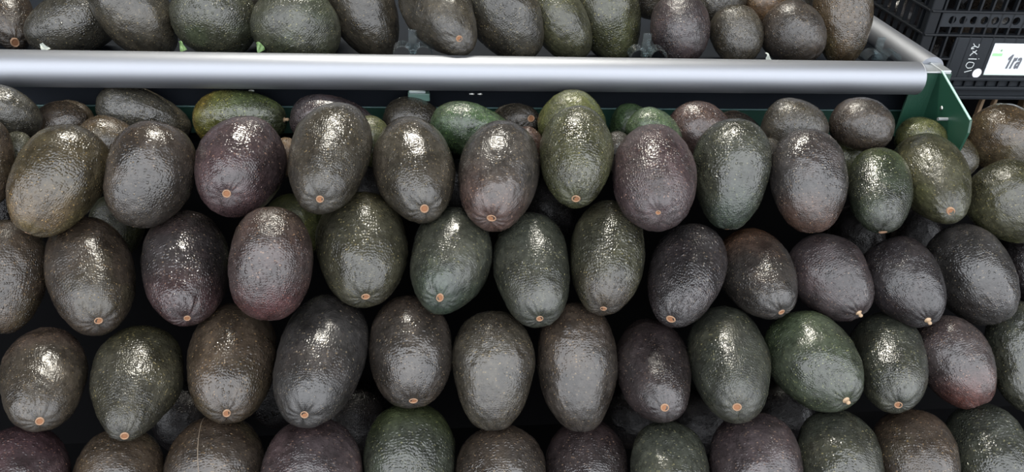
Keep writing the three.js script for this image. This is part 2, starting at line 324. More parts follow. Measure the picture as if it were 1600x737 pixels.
{ // unseen crate of the same kind, added on top to block the lamp
  const low = scene.getObjectByName('plastic_crate'), up = low.clone();
  for (const c of [...up.children]) if (c.name === 'label_panel') up.remove(c);
  up.name = numbered('plastic_crate'); up.position.y = 0.178;
  up.userData = { label: 'unseen black slatted plastic crate added on top to block lamp light', category: 'crate' };
  scene.add(up);
}
{
  const wood = std({ color: lin(0.24, 0.165, 0.1), roughness: 0.8, bumpMap: dataTexture(128, 128, (x, y) => { const v = 128 + 70 * tile2(x / 3, y / 40, 42, 15); return [v, v, v]; }), bumpScale: 0.0004 });
  const o = thing('wooden_crate', 'wooden crate with thin uprights under the black plastic crate', 'crate', null, [0, 0, 0]);
  for (const y of [0.945, 0.86, 0.775]) mesh('plank', rbox(0.47, 0.9, y - 0.022, y + 0.014 - (y > 0.9 ? 0.02 : 0), -0.28, -0.272, 0.001), wood, o);
  mesh('added_dark_sheet', box(0.478, 0.9, 0.7, 0.96, -0.43, -0.42), gapShadeBlack, o);  // near-black sheet added to keep the space under the crate dark
  for (const [x, h] of [[0.5465, 0.9585], [0.5625, 0.957], [0.5745, 0.9565], [0.627, 0.9655], [0.6445, 0.957], [0.69, 0.966]]) mesh('upright', rbox(x - 0.0022, x + 0.0022, 0.7, h, -0.19, -0.184, 0.0008), wood, o);
  mesh('end_board', rbox(0.47, 0.478, 0.7, 0.962, -0.42, -0.19, 0.001), wood, o);
  mesh('bottom_board', rbox(0.47, 0.9, 0.69, 0.7, -0.42, -0.18, 0.001), wood, o);
  for (const [x, z] of [[0.49, -0.4], [0.88, -0.4], [0.49, -0.24], [0.88, -0.24]]) mesh('corner_post', rbox(x - 0.01, x + 0.01, 0.7, 0.9665, z - 0.01, z + 0.01, 0.001), wood, o);
  const t = thing('side_table', 'low table carrying the wooden crate beside the stall', 'table', null, [0.68, 0, -0.3]);
  mesh('table_top', box(-0.23, 0.24, 0.66, 0.69, -0.14, 0.14), wood, t);
  for (const x of [-0.2, 0.2]) for (const z of [-0.11, 0.11]) mesh('leg', box(x - 0.02, x + 0.02, 0, 0.66, z - 0.02, z + 0.02), wood, t);
}

// ------------------------------------------------------------------ the avocados: place, turn, size, colour, skin, stem scar
const PAL = {
  k: [[0.0989, 0.0862, 0.0644], null, 0, null, 0, [0.0966, 0.0782, 0.0598]],
  black: [[0.0207, 0.0184, 0.0196], null, 0, null, 0, [0.0276, 0.023, 0.0207]],  // shade of the deep gaps put into the skin colour
  bks: [[0.1012, 0.0828, 0.0621], null, 0, [0.299, 0.1955, 0.1495], 0.65, [0.138, 0.1104, 0.0782]],
  k2: [[0.046, 0.0391, 0.0414], null, 0, null, 0, [0.0644, 0.046, 0.046]],
  k2p: [[0.0713, 0.0621, 0.0633], null, 0, null, 0, [0.0782, 0.0621, 0.0633]],
  kb: [[0.0897, 0.0759, 0.0644], null, 0, [0.1104, 0.0759, 0.0552], 0.5, [0.115, 0.0851, 0.0598]],
  kb2: [[0.0828, 0.0736, 0.0667], null, 0, [0.23, 0.1104, 0.0598], 0.9, [0.115, 0.069, 0.0506]],
  kb3: [[0.0782, 0.0725, 0.069], null, 0, null, 0, [0.0851, 0.069, 0.0621]],
  b: [[0.115, 0.0851, 0.0598], null, 0, null, 0, [0.1035, 0.0828, 0.046]],
  bk: [[0.1012, 0.0782, 0.0598], null, 0, [0.115, 0.0736, 0.046], 0.5, [0.115, 0.1035, 0.0598]],
  bo: [[0.1426, 0.1012, 0.0598], null, 0, null, 0, [0.138, 0.1265, 0.0644]],
  bo2: [[0.1196, 0.0966, 0.0575], [0.345, 0.23, 0.115], 0.6, null, 0, [0.1495, 0.138, 0.0644]],
  bp: [[0.161, 0.1058, 0.092], null, 0, null, 0, [0.138, 0.092, 0.0782]],
  ko: [[0.1035, 0.0966, 0.0759], null, 0, null, 0, [0.1265, 0.1035, 0.069]],
  ok: [[0.1104, 0.115, 0.0782], null, 0, null, 0, [0.092, 0.1265, 0.0644]],
  ok2: [[0.0966, 0.092, 0.069], null, 0, [0.1265, 0.115, 0.0506], 0.7, [0.115, 0.1035, 0.0598]],
  o: [[0.1196, 0.1196, 0.069], null, 0, null, 0, [0.138, 0.1518, 0.069]],
  o2: [[0.1058, 0.1035, 0.0598], null, 0, null, 0, [0.1265, 0.138, 0.0575]],
  o3: [[0.1012, 0.0966, 0.0644], null, 0, [0.161, 0.138, 0.069], 0.7, [0.115, 0.1035, 0.0644]],
  o4: [[0.0966, 0.0966, 0.069], [0.115, 0.0736, 0.0552], 0.5, [0.138, 0.115, 0.0644], 0.6, [0.115, 0.115, 0.069]],
  ol: [[0.1955, 0.207, 0.0782], null, 0, null, 0, [0.138, 0.1725, 0.069]],
  ob: [[0.1265, 0.1058, 0.0598], null, 0, null, 0, [0.138, 0.1265, 0.0644]],
  og: [[0.0805, 0.138, 0.0598], null, 0, null, 0, [0.1035, 0.115, 0.0644]],
  go: [[0.0828, 0.092, 0.069], null, 0, [0.115, 0.1426, 0.0552], 0.8, [0.0782, 0.1058, 0.069]],
  g: [[0.0966, 0.115, 0.0782], null, 0, [0.0874, 0.1288, 0.0598], 0.6, [0.1035, 0.1265, 0.0805]],
  gk: [[0.0874, 0.0943, 0.0736], [0.0644, 0.115, 0.0782], 0.5, null, 0, [0.1012, 0.1012, 0.069]],
  gk2: [[0.0851, 0.092, 0.0713], null, 0, null, 0, [0.1012, 0.0966, 0.0667]],
  G: [[0.1035, 0.1748, 0.0828], null, 0, null, 0, [0.115, 0.1288, 0.0782]],
  G2: [[0.1472, 0.2162, 0.1104], null, 0, null, 0, [0.1725, 0.1955, 0.1035]],
  y: [[0.138, 0.1725, 0.069], [0.1035, 0.115, 0.069], 0.8, [0.391, 0.276, 0.0575], 0.75, [0.161, 0.23, 0.0644]],
  w: [[0.391, 0.253, 0.138], null, 0, null, 0, [0.276, 0.161, 0.092]],
  r: [[0.184, 0.0966, 0.069], null, 0, null, 0, [0.138, 0.092, 0.069]],
  m: [[0.1426, 0.1012, 0.1035], null, 0, null, 0, [0.115, 0.0782, 0.0828]],
  kp: [[0.1012, 0.0782, 0.0805], null, 0, null, 0, [0.115, 0.069, 0.069]],
  kp2: [[0.0736, 0.0575, 0.0575], null, 0, [0.0851, 0.0552, 0.0552], 0.6, [0.0851, 0.069, 0.0644]],
  p: [[0.115, 0.0828, 0.0851], [0.161, 0.0874, 0.092], 0.5, null, 0, [0.1265, 0.0782, 0.0828]],
  p2: [[0.0828, 0.0713, 0.0713], [0.1058, 0.0529, 0.0552], 0.8, [0.0828, 0.0644, 0.0506], 0.6, [0.0966, 0.0644, 0.0644]],
  p3: [[0.0966, 0.0621, 0.0667], null, 0, [0.0966, 0.0506, 0.0575], 0.6, [0.092, 0.0621, 0.0644]],
  pr: [[0.1104, 0.0782, 0.0736], [0.1725, 0.069, 0.0713], 0.9, [0.1104, 0.0828, 0.0575], 0.6, [0.1265, 0.0782, 0.0713]],
  kr: [[0.1012, 0.0897, 0.0782], [0.1955, 0.115, 0.0966], 0.8, null, 0, [0.115, 0.092, 0.0736]],
  kr2: [[0.0966, 0.0874, 0.0828], [0.1725, 0.0966, 0.069], 0.8, null, 0, [0.1058, 0.0828, 0.0782]],
  kr3: [[0.115, 0.092, 0.0897], [0.2185, 0.092, 0.0782], 0.9, null, 0, [0.1334, 0.0966, 0.092]],
};
const TONES = {};
for (const [k, [main, nose, na, top, ta, alt]] of Object.entries(PAL)) TONES[k] = { main: lin(...main), nose: lin(...(nose ?? main)), noseAmount: na, top: lin(...(top ?? main)), topAmount: ta, alt: lin(...alt) };
const GROUPS = { U: 'avocados on the shelf behind the rail', B: 'avocados lying in the back row under the rail', C: 'avocados of the sloping pile', H: 'avocados deep in the gaps of the pile', K: 'avocados inside the black crate' };
const FRUIT = [
  ['brownish avocado with a pale stem scar, fourteenth from crate, front row behind rail', 'U', [-0.4904, 1.0535, -0.135], [0.1851, 0.5148, 0.8264, -0.1333], [0.0904, 0.0517, 0.15], 'bk', [3, 0.00083, 0.45], [0.11, 1.5708, 1.1, 0]],
  ['grey avocado lying half under its neighbour, thirteenth from crate, front row behind rail', 'U', [-0.4181, 1.0534, -0.1157], [0.0974, 0.2627, 0.8069, 0.52], [0.0944, 0.0632, 0.12], 'ko', [1, 0.00105, 0.4], null],
  ['long grey avocado leaning over the one beside it, twelfth from crate, front row behind rail', 'U', [-0.352, 1.0699, -0.0913], [0.1661, 0.1869, 0.9324, -0.2609], [0.0916, 0.0675, 0.1], 'ko', [2, 0.00083, 0.4], null],
  ['wide grey green avocado lying aslant, eleventh from crate, front row behind rail', 'U', [-0.2766, 1.0714, -0.0795], [0.1401, 0.1465, 0.8706, -0.4483], [0.0809, 0.0722, 0.1], 'ok', [1, 0.00105, 0.4], null],
  ['wide rounded olive grey avocado, tenth from crate, front row behind rail', 'U', [-0.1972, 1.0708, -0.0593], [0.0987, 0.182, 0.896, -0.3929], [0.0805, 0.0789, 0.1], 'ok', [0, 0.00105, 0.4], null],
  ['dark grey avocado standing upright, ninth from crate, front row behind rail', 'U', [-0.1387, 1.0726, -0.1], [0.0444, 0.2241, 0.948, -0.2215], [0.0984, 0.0675, 0.15], 'k', [2, 0.00105, 0.45], null],
  ['dark avocado with a round orange stem scar, eighth from crate, front row behind rail', 'U', [-0.0644, 1.0875, -0.0533], [-0.1006, 0.5136, 0.7913, -0.3161], [0.1119, 0.064, 0.22], 'k', [2, 0.00083, 0.45], [0.38, 1.5708, 0.82, 0]],
  ['grey brown avocado tilted sideways, seventh from crate, front row behind rail', 'U', [-0.0001, 1.0785, -0.0739], [-0.0138, 0.2017, 0.9201, -0.3354], [0.0945, 0.0685, 0.15], 'ko', [3, 0.00083, 0.4], null],
  ['olive grey avocado tilted sideways, sixth from crate, front row behind rail', 'U', [0.0591, 1.067, -0.0928], [-0.0487, 0.2144, 0.9261, -0.3064], [0.0804, 0.0601, 0.12], 'o', [2, 0.00105, 0.45], null],
  ['tall olive grey avocado, fifth from crate, front row behind rail', 'U', [0.1105, 1.0712, -0.1163], [-0.0939, 0.207, 0.9578, -0.1761], [0.1006, 0.0673, 0.12], 'o', [1, 0.00105, 0.4], null],
  ['purplish grey avocado beside the wide dark gap, fourth from crate, front row behind rail', 'U', [0.1751, 1.0726, -0.0662], [-0.163, 0.3791, 0.9028, -0.1213], [0.0702, 0.061, 0.1], 'kp', [3, 0.00105, 0.4], null],
  ['small dark avocado, third from crate, front row behind rail', 'U', [0.2339, 1.0683, -0.0626], [-0.1958, 0.3898, 0.8841, -0.1678], [0.0624, 0.0526, 0.1], 'k', [3, 0.00105, 0.4], null],
  ['round purplish brown avocado, second from crate, front row behind rail', 'U', [0.2916, 1.0719, -0.0588], [-0.2236, 0.4121, 0.7967, -0.3813], [0.0661, 0.0621, 0.15], 'kb', [0, 0.00083, 0.45], null],
  ['tall brown olive avocado next to the side rail, first from crate, front row behind rail', 'U', [0.3464, 1.0839, -0.0737], [-0.2357, 0.2007, 0.9472, -0.0835], [0.0958, 0.0575, 0.18], 'bo', [1, 0.00105, 0.4], null],
  ['dark avocado showing above the small dark one behind the metal rail', 'U', [0.2333, 1.0841, -0.1267], [-0.1788, 0.3128, 0.932, -0.0392], [0.059, 0.0541, 0.1], 'k', [0, 0.00105, 0.4], null],
  ['tan brown avocado peeping out at the top of the pile behind the metal rail', 'U', [0.2835, 1.087, -0.1296], [-0.2033, 0.3118, 0.927, -0.0453], [0.0542, 0.0484, 0.1], 'w', [0, 0.00083, 0.4], null],
  ['dark avocado peeping out beside the tan brown one behind the metal rail', 'U', [0.3294, 1.0881, -0.1435], [-0.217, 0.2286, 0.9465, -0.0694], [0.0604, 0.0488, 0.1], 'k', [0, 0.00083, 0.4], null],
  ['dark avocado peeping out between two wide olive grey ones behind the metal rail', 'U', [-0.1818, 1.074, -0.1532], [0.0519, 0.2283, 0.9719, 0.0249], [0.065, 0.0558, 0.1], 'k', [0, 0.00105, 0.4], null],
  ['dark avocado, just a sliver between two wide grey green ones behind the rail', 'U', [-0.2435, 1.0835, -0.1377], [0.087, 0.2267, 0.9694, 0.0374], [0.063, 0.0531, 0.1], 'k', [2, 0.00083, 0.45], null],
  ['dark avocado above the wide dark gap behind the metal rail', 'U', [0.1664, 1.0913, -0.1482], [-0.1382, 0.2218, 0.9643, -0.0434], [0.0667, 0.0609, 0.1], 'k', [1, 0.00105, 0.45], null],
  ['dark grey avocado at the end of the back row away from the crate', 'B', [-0.4305, 1.0237, 0.0361], [0.2926, 0.0495, 0.8145, -0.4986], [0.055, 0.0462, 0.12], 'ko', [2, 0.00105, 0.32], null],
  ['dull brown avocado in the back row, second from the end away from the crate', 'B', [-0.4065, 0.9934, 0.0017], [0.0426, 0.284, 0.7792, 0.5571], [0.0618, 0.0474, 0.12], 'b', [3, 0.00105, 0.37], null],
  ['long grey brown avocado lying flat under the rail beside the yellow and green one', 'B', [-0.3327, 1.004, -0.0033], [-0.243, -0.0853, -0.8098, 0.5271], [0.0807, 0.05, 0.2], 'ko', [2, 0.00105, 0.32], null],
  ['yellow and green avocado with a pale stem stub, lying under the rail', 'B', [-0.2474, 1.003, 0.0032], [-0.1337, -0.1682, -0.6853, 0.6958], [0.0825, 0.0558, 0.15], 'y', [3, 0.00083, 0.32], [0.05, 1.5708, 0.72, 1]],
  ['purplish grey avocado lying flat beside the pale stub of the yellow green one', 'B', [-0.1633, 1.0069, 0.0178], [-0.1785, -0.1303, -0.7436, 0.6311], [0.0757, 0.0497, 0.1], 'kp', [1, 0.00105, 0.37], null],
  ['grey avocado lying just below the small green block under the rail', 'B', [-0.089, 0.9971, -0.0011], [-0.1276, -0.1746, -0.7915, 0.5717], [0.063, 0.0518, 0.1], 'k', [1, 0.00105, 0.32], null],
  ['bright green avocado lying in the back row near the small green block', 'B', [-0.0382, 1.0093, 0.0341], [-0.1112, -0.1911, -0.7574, 0.6144], [0.0752, 0.0485, 0.15], 'G', [0, 0.00083, 0.3], null],
  ['dark avocado with its orange scar facing out, beside the bright green one', 'B', [0.0064, 0.998, 0.0001], [0.2003, -0.3571, -0.3971, 0.8214], [0.0573, 0.0423, 0.15], 'k', [0, 0.00105, 0.32], [0.15, 1.5708, 0.82, 0]],
  ['rounded olive green avocado in the back row behind a glossy olive one', 'B', [0.0549, 1.0134, 0.0355], [-0.0369, 0.3115, 0.8637, -0.3944], [0.0644, 0.0594, 0.1], 'ol', [0, 0.00083, 0.32], null],
  ['dark green avocado tucked behind a smooth bright green one in the back row', 'B', [0.115, 1.001, 0.0114], [-0.1601, 0.2522, 0.9182, 0.2603], [0.0441, 0.0414, 0.1], 'og', [0, 0.00083, 0.32], null],
  ['smooth bright green avocado peeping over the matt mauve one', 'B', [0.126, 1.016, 0.0526], [0.0514, -0.3283, -0.7776, 0.5337], [0.0518, 0.0444, 0.1], 'G2', [1, 0.00105, 0.34], null],
  ['brown purple avocado between the smooth bright green one and a grey green one', 'B', [0.1762, 1.0052, 0.0366], [-0.1048, 0.3412, 0.845, -0.3982], [0.0659, 0.0573, 0.1], 'bp', [3, 0.00105, 0.32], null],
  ['dark brown avocado mostly hidden behind the brown purple one in the back row', 'B', [0.2253, 0.9902, 0.0053], [0.0684, -0.3178, -0.7793, 0.5358], [0.053, 0.048, 0.1], 'kb', [1, 0.00105, 0.32], null],
  ['dark grey avocado against the panel, second of the two standing clear beside the bracket', 'B', [0.2609, 1.0164, 0.0472], [0.0622, -0.3331, -0.6923, 0.6371], [0.0601, 0.0552, 0.1], 'k', [0, 0.00105, 0.37], null],
  ['round dark brown avocado standing clear against the panel next to the green bracket', 'B', [0.3247, 1.024, 0.0504], [0.1372, -0.3783, -0.7065, 0.5821], [0.0585, 0.0474, 0.05], 'kb', [0, 0.00083, 0.37], null],
  ['small olive avocado just under the screws of the green bracket', 'B', [0.4033, 0.9983, 0.0299], [0.1191, -0.371, -0.6869, 0.6134], [0.0465, 0.0441, 0.1], 'ol', [0, 0.00083, 0.32], null],
  ['olive brown avocado hidden behind the pear shaped one below the green bracket', 'B', [0.4453, 0.9782, 0.0264], [-0.202, 0.4005, 0.762, -0.467], [0.0515, 0.0472, 0.1], 'ob', [3, 0.00083, 0.32], null],
  ['large brown avocado just below the black crate beside the green bracket', 'B', [0.5014, 0.9901, 0.0185], [-0.2509, 0.3853, 0.8009, -0.3836], [0.0756, 0.0694, 0.1], 'bo', [2, 0.00083, 0.32], null],
  ['tan brown avocado filling the space behind the large brown olive one', 'B', [-0.3514, 0.998, 0.0417], [-0.245, -0.1118, -0.784, 0.5593], [0.0507, 0.0497, 0.1], 'bo', [3, 0.00105, 0.37], null],
  ['shiny olive sliver of an avocado behind the wrinkled brown olive one', 'B', [-0.4146, 1.0018, 0.0662], [0.2056, 0.2741, 0.9371, 0.0667], [0.0364, 0.0222, 0.1], 'o', [1, 0.00105, 0.32], null],
  ['yellowish olive avocado between two dark grey ones with stem scars, topmost full row', 'B', [-0.1289, 1.004, 0.0484], [0.0681, 0.2556, 0.9409, -0.2117], [0.0452, 0.0392, 0.1], 'ol', [3, 0.00105, 0.32], null],
  ['reddish brown avocado squeezed between the reddish nosed one and the glossy olive one', 'B', [0.0111, 1.0035, 0.0599], [-0.022, 0.2794, 0.9295, -0.2396], [0.0393, 0.0292, 0.1], 'r', [1, 0.00105, 0.32], null],
  ['dull olive avocado squeezed between two green grey standing ones near the bracket', 'B', [0.3277, 0.9811, 0.0345], [-0.1583, 0.3395, 0.8364, -0.4002], [0.0498, 0.0436, 0.1], 'ol', [3, 0.00083, 0.37], null],
  ['tan brown sliver of an avocado beside the purple one with the orange scar', 'B', [-0.2025, 0.9893, 0.048], [0.0741, 0.2771, 0.9575, 0.0285], [0.0343, 0.0201, 0.1], 'w', [0, 0.00083, 0.37], null],
  ['dark sliver of an avocado between the glossy olive one and the mauve one', 'B', [0.0899, 1.0046, 0.0723], [-0.1197, 0.2739, 0.9538, -0.0297], [0.0391, 0.0254, 0.1], 'k', [0, 0.00083, 0.32], null],
  ['dark olive sliver of an avocado behind two grey standing ones', 'B', [0.2269, 1.001, 0.0754], [-0.2024, 0.275, 0.9384, -0.0536], [0.04, 0.0295, 0.1], 'k', [0, 0.00083, 0.37], null],
  ['dark brown avocado cut by the frame edge, fourteenth from crate, topmost full row', 'C', [-0.4267, 1.0088, 0.0965], [0.2256, 0.3586, 0.9044, 0.0501], [0.0751, 0.0432, 0.1], 'b', [2, 0.0009, 0.32], [0.25, 4.71, 0.75, 0]],
  ['large brown olive avocado with a wrinkled tan nose, thirteenth from crate, topmost full row', 'C', [-0.3674, 1.0021, 0.1129], [0.176, 0.4515, 0.8353, 0.2597], [0.0965, 0.0641, 0.15], 'bo2', [1, 0.00083, 0.32], [0.25, 4.71, 0.75, 0]],
  ['wide dark brown avocado without visible scar, twelfth from crate, topmost full row', 'C', [-0.2986, 1.0033, 0.1074], [0.13, 0.3836, 0.8969, 0.1777], [0.0882, 0.0649, 0.1], 'kb', [1, 0.00083, 0.32], [0.25, 4.71, 0.75, 0]],
  ['purple avocado with an orange stem scar, eleventh from crate, topmost full row', 'C', [-0.231, 1.0057, 0.0992], [0.1435, 0.6125, 0.7422, 0.2311], [0.0912, 0.0719, 0.12], 'p', [1, 0.00083, 0.37], [0.24, 1.5708, 0.82, 0]],
  ['dark grey avocado with a tan stem scar, tenth from crate, topmost full row', 'C', [-0.1574, 1.0203, 0.1107], [0.076, 0.6097, 0.7792, 0.1237], [0.1128, 0.0645, 0.15], 'k', [0, 0.00105, 0.37], [0.19, 1.5708, 0.82, 0]],
  ['dark grey avocado with a ragged pink stem scar, ninth from crate, topmost full row', 'C', [-0.0897, 1.0082, 0.1092], [-0.0177, 0.6122, 0.7824, -0.1124], [0.1068, 0.0644, 0.12], 'k', [3, 0.00083, 0.32], [0.16, 1.5708, 0.82, 0]],
  ['grey avocado with a reddish nose, eighth from crate, topmost full row', 'C', [-0.022, 1.0084, 0.1199], [-0.0342, 0.6025, 0.7914, 0.0977], [0.1047, 0.0678, 0.12], 'kr', [2, 0.00083, 0.37], [0.07, 1.5708, 0.82, 0]],
  ['glossy olive avocado with a tan stem scar, seventh from crate, topmost full row', 'C', [0.0434, 1.0205, 0.1116], [-0.0991, 0.5786, 0.8095, -0.0045], [0.0962, 0.0619, 0.15], 'o', [1, 0.00135, 0.3], [0.07, 1.5708, 0.82, 0]],
  ['matt mauve avocado with a tiny scar, sixth from crate, topmost full row', 'C', [0.1063, 1.0127, 0.131], [-0.1519, 0.6192, 0.7697, -0.0312], [0.104, 0.0671, 0.05], 'm', [1, 0.0012, 0.5], [0.21, 1.5708, 0.45, 0]],
  ['grey green avocado tapering downwards, fifth from crate, topmost full row', 'C', [0.1796, 1.0053, 0.1136], [-0.1905, 0.3994, 0.8967, 0.0077], [0.0975, 0.0664, 0.18], 'gk', [1, 0.00105, 0.32], [0.25, 4.71, 0.75, 0]],
  ['grey avocado with a reddish brown tip, fourth from crate, topmost full row', 'C', [0.2449, 1.0043, 0.1249], [-0.2271, 0.3966, 0.8874, -0.0614], [0.0901, 0.0632, 0.12], 'kr2', [3, 0.00105, 0.32], [0.25, 4.71, 0.75, 0]],
  ['green grey avocado with a flat stem scar, third from crate, topmost full row', 'C', [0.3145, 0.9935, 0.1221], [-0.2715, 0.6129, 0.7421, 0.0025], [0.0933, 0.0533, 0.1], 'go', [1, 0.00105, 0.32], [0.36, 4.7124, 0.82, 0]],
  ['pear shaped olive avocado with a round stem scar, second from crate, topmost full row', 'C', [0.3741, 0.994, 0.1061], [-0.3202, 0.6336, 0.6795, -0.185], [0.1084, 0.0619, 0.25], 'o2', [2, 0.00083, 0.37], [0.28, 1.5708, 0.82, 0]],
  ['olive brown avocado half out of the frame, first from crate, topmost full row', 'C', [0.4454, 0.9798, 0.1206], [-0.2584, 0.4052, 0.8115, -0.3323], [0.0766, 0.0686, 0.1], 'o2', [2, 0.00105, 0.37], [0.25, 4.71, 0.75, 0]],
  ['brown avocado cut by the frame edge, fourteenth from crate, second full row', 'C', [-0.4125, 0.9327, 0.1435], [0.2096, 0.4225, 0.8776, 0.0862], [0.0918, 0.0584, 0.1], 'b', [3, 0.00105, 0.37], [0.25, 4.71, 0.75, 0]],
  ['brown grey avocado with a pale stem scar, thirteenth from crate, second full row', 'C', [-0.3465, 0.9342, 0.146], [0.1734, 0.62, 0.7585, -0.1009], [0.1126, 0.0658, 0.12], 'bk', [0, 0.00083, 0.37], [0.15, 1.5708, 0.82, 0]],
  ['glossy purple avocado with a greenish stem scar, twelfth from crate, second full row', 'C', [-0.2748, 0.9359, 0.1408], [0.1329, 0.6401, 0.7563, -0.0232], [0.1139, 0.0651, 0.12], 'p2', [1, 0.00105, 0.3], [0.02, 1.5708, 0.7, 0]],
  ['reddish purple avocado without visible scar, eleventh from crate, second full row', 'C', [-0.2004, 0.963, 0.1747], [0.0799, 0.3957, 0.9135, 0.0497], [0.0887, 0.0648, 0.02], 'pr', [0, 0.00112, 0.32], [0.25, 4.71, 0.75, 0]],
  ['plump olive avocado with a scratched top, tenth from crate, second full row', 'C', [-0.1332, 0.952, 0.1424], [0.0313, 0.6137, 0.7877, -0.0432], [0.1073, 0.074, 0.15], 'o3', [3, 0.00083, 0.32], [0.1, 1.5708, 0.82, 0]],
  ['dark green avocado with a round stem scar, ninth from crate, second full row', 'C', [-0.0621, 0.9487, 0.158], [-0.0038, 0.6533, 0.7459, 0.13], [0.1003, 0.0694, 0.2], 'gk', [2, 0.0009, 0.37], [0.19, 1.5708, 0.82, 0]],
  ['slim grey green avocado, eighth from crate, second full row', 'C', [0.0047, 0.9461, 0.1644], [-0.0709, 0.5961, 0.7977, -0.0575], [0.1073, 0.0613, 0.1], 'gk2', [0, 0.00083, 0.32], [0.1, 1.5708, 0.7, 0]],
  ['pebbly olive avocado, seventh from crate, second full row', 'C', [0.0683, 0.9531, 0.1587], [-0.1138, 0.6111, 0.7823, 0.0407], [0.1117, 0.0638, 0.08], 'o4', [1, 0.0015, 0.32], [0.01, 4.7124, 0.7, 0]],
  ['pebbly dark purple avocado, sixth from crate, second full row', 'C', [0.1341, 0.9388, 0.1691], [-0.1411, 0.6292, 0.7412, 0.1868], [0.111, 0.0634, 0.18], 'k2p', [1, 0.0015, 0.32], [0.03, 1.5708, 0.82, 0]],
  ['dark avocado with a rusty brown shoulder, fifth from crate, second full row', 'C', [0.2027, 0.9318, 0.1576], [-0.2221, 0.6713, 0.6682, -0.2315], [0.1047, 0.0598, 0.12], 'kb2', [3, 0.00105, 0.32], [0.11, 4.7124, 0.7, 0]],
  ['matt purple grey avocado with a stem stub, fourth from crate, second full row', 'C', [0.2672, 0.9316, 0.165], [-0.173, 0.4663, 0.8009, -0.3336], [0.0813, 0.0638, 0.12], 'kp', [3, 0.00083, 0.5], [0.15, 1.5708, 0.72, 1]],
  ['black avocado with a knobbly stem stub, third from crate, second full row', 'C', [0.3276, 0.9334, 0.1779], [-0.2446, 0.5235, 0.7765, -0.2514], [0.0826, 0.0604, 0.2], 'k2', [0, 0.00083, 0.32], [0.14, 1.5708, 0.72, 1]],
  ['blue black avocado with a shiny shoulder, second from crate, second full row', 'C', [0.4056, 0.925, 0.1562], [-0.2468, 0.4279, 0.8246, -0.2755], [0.0945, 0.0693, 0.08], 'kb3', [3, 0.00083, 0.34], [0.25, 4.71, 0.75, 0]],
  ['black avocado cut by the frame edge, first from crate, second full row', 'C', [0.4797, 0.918, 0.1406], [-0.3153, 0.3859, 0.857, -0.1315], [0.0726, 0.0437, 0.1], 'k2', [2, 0.00083, 0.37], [0.25, 4.71, 0.75, 0]],
  ['dark avocado with a pinkish scuffed shoulder and orange scar, thirteenth from crate, third full row', 'C', [-0.3728, 0.8816, 0.2077], [0.2032, 0.694, 0.6907, 0.0019], [0.1, 0.0571, 0.15], 'bks', [2, 0.00083, 0.37], [0.12, 1.5708, 0.82, 0]],
  ['long pear shaped avocado with a tan stem scar, twelfth from crate, third full row', 'C', [-0.3057, 0.8762, 0.2108], [0.1624, 0.7084, 0.6822, 0.0808], [0.1124, 0.0642, 0.25], 'ok2', [0, 0.00105, 0.32], [0.01, 4.7124, 0.82, 0]],
  ['brown avocado with a flat orange stem scar, eleventh from crate, third full row', 'C', [-0.2358, 0.8821, 0.1955], [0.1083, 0.6492, 0.7508, 0.0558], [0.1086, 0.0657, 0.12], 'b', [1, 0.00083, 0.37], [0.13, 1.5708, 0.82, 0]],
  ['large grey avocado with a tiny pale scar, tenth from crate, third full row', 'C', [-0.1649, 0.8909, 0.2049], [0.0604, 0.6685, 0.7294, 0.132], [0.125, 0.0714, 0.12], 'kb3', [0, 0.00083, 0.37], [0.12, 1.5708, 0.7, 0]],
  ['rounded dark brown avocado with a torn stem scar, ninth from crate, third full row', 'C', [-0.0946, 0.8902, 0.1971], [0.0088, 0.5751, 0.8175, -0.0313], [0.0959, 0.0663, 0.05], 'kb', [1, 0.00075, 0.32], [0.11, 1.5708, 0.82, 0]],
  ['grey avocado narrowing to a plain tip, eighth from crate, third full row', 'C', [-0.0286, 0.8823, 0.2144], [-0.0465, 0.4785, 0.8768, 0.0028], [0.0968, 0.0656, 0.15], 'k', [2, 0.00105, 0.32], [0.25, 4.71, 0.75, 0]],
  ['long dark avocado without visible scar, seventh from crate, third full row', 'C', [0.0418, 0.8773, 0.2074], [-0.0904, 0.4387, 0.8935, -0.0323], [0.1059, 0.0682, 0.15], 'kb', [2, 0.00083, 0.32], [0.25, 4.71, 0.75, 0]],
  ['dark purple avocado with a bump and a round scar, sixth from crate, third full row', 'C', [0.105, 0.8758, 0.2142], [-0.1451, 0.7109, 0.6816, -0.0948], [0.1078, 0.0616, 0.15], 'kp2', [3, 0.00083, 0.37], [0.24, 1.5708, 0.82, 0]],
  ['grey green avocado with a pale round scar, fifth from crate, third full row', 'C', [0.1666, 0.8847, 0.2191], [-0.187, 0.7031, 0.6849, -0.0392], [0.1166, 0.0677, 0.15], 'gk2', [0, 0.00105, 0.45], [0.19, 1.5708, 0.82, 0]],
  ['green avocado with a stem stub, fourth from crate, third full row', 'C', [0.2391, 0.8865, 0.222], [-0.1906, 0.6097, 0.7043, -0.3097], [0.0936, 0.069, 0.15], 'g', [0, 0.00083, 0.32], [0.11, 1.5708, 0.72, 1]],
  ['dark grey avocado with a tan stem scar, third from crate, third full row', 'C', [0.3102, 0.8794, 0.2164], [-0.2708, 0.6932, 0.6671, -0.0346], [0.1053, 0.0601, 0.12], 'gk2', [3, 0.00105, 0.37], [0.01, 4.7124, 0.82, 0]],
  ['reddish avocado glowing red at the tip, second from crate, third full row', 'C', [0.3741, 0.8746, 0.2148], [-0.243, 0.5026, 0.7923, -0.2461], [0.0811, 0.0631, 0.15], 'kr3', [3, 0.00083, 0.32], [0.25, 4.71, 0.75, 0]],
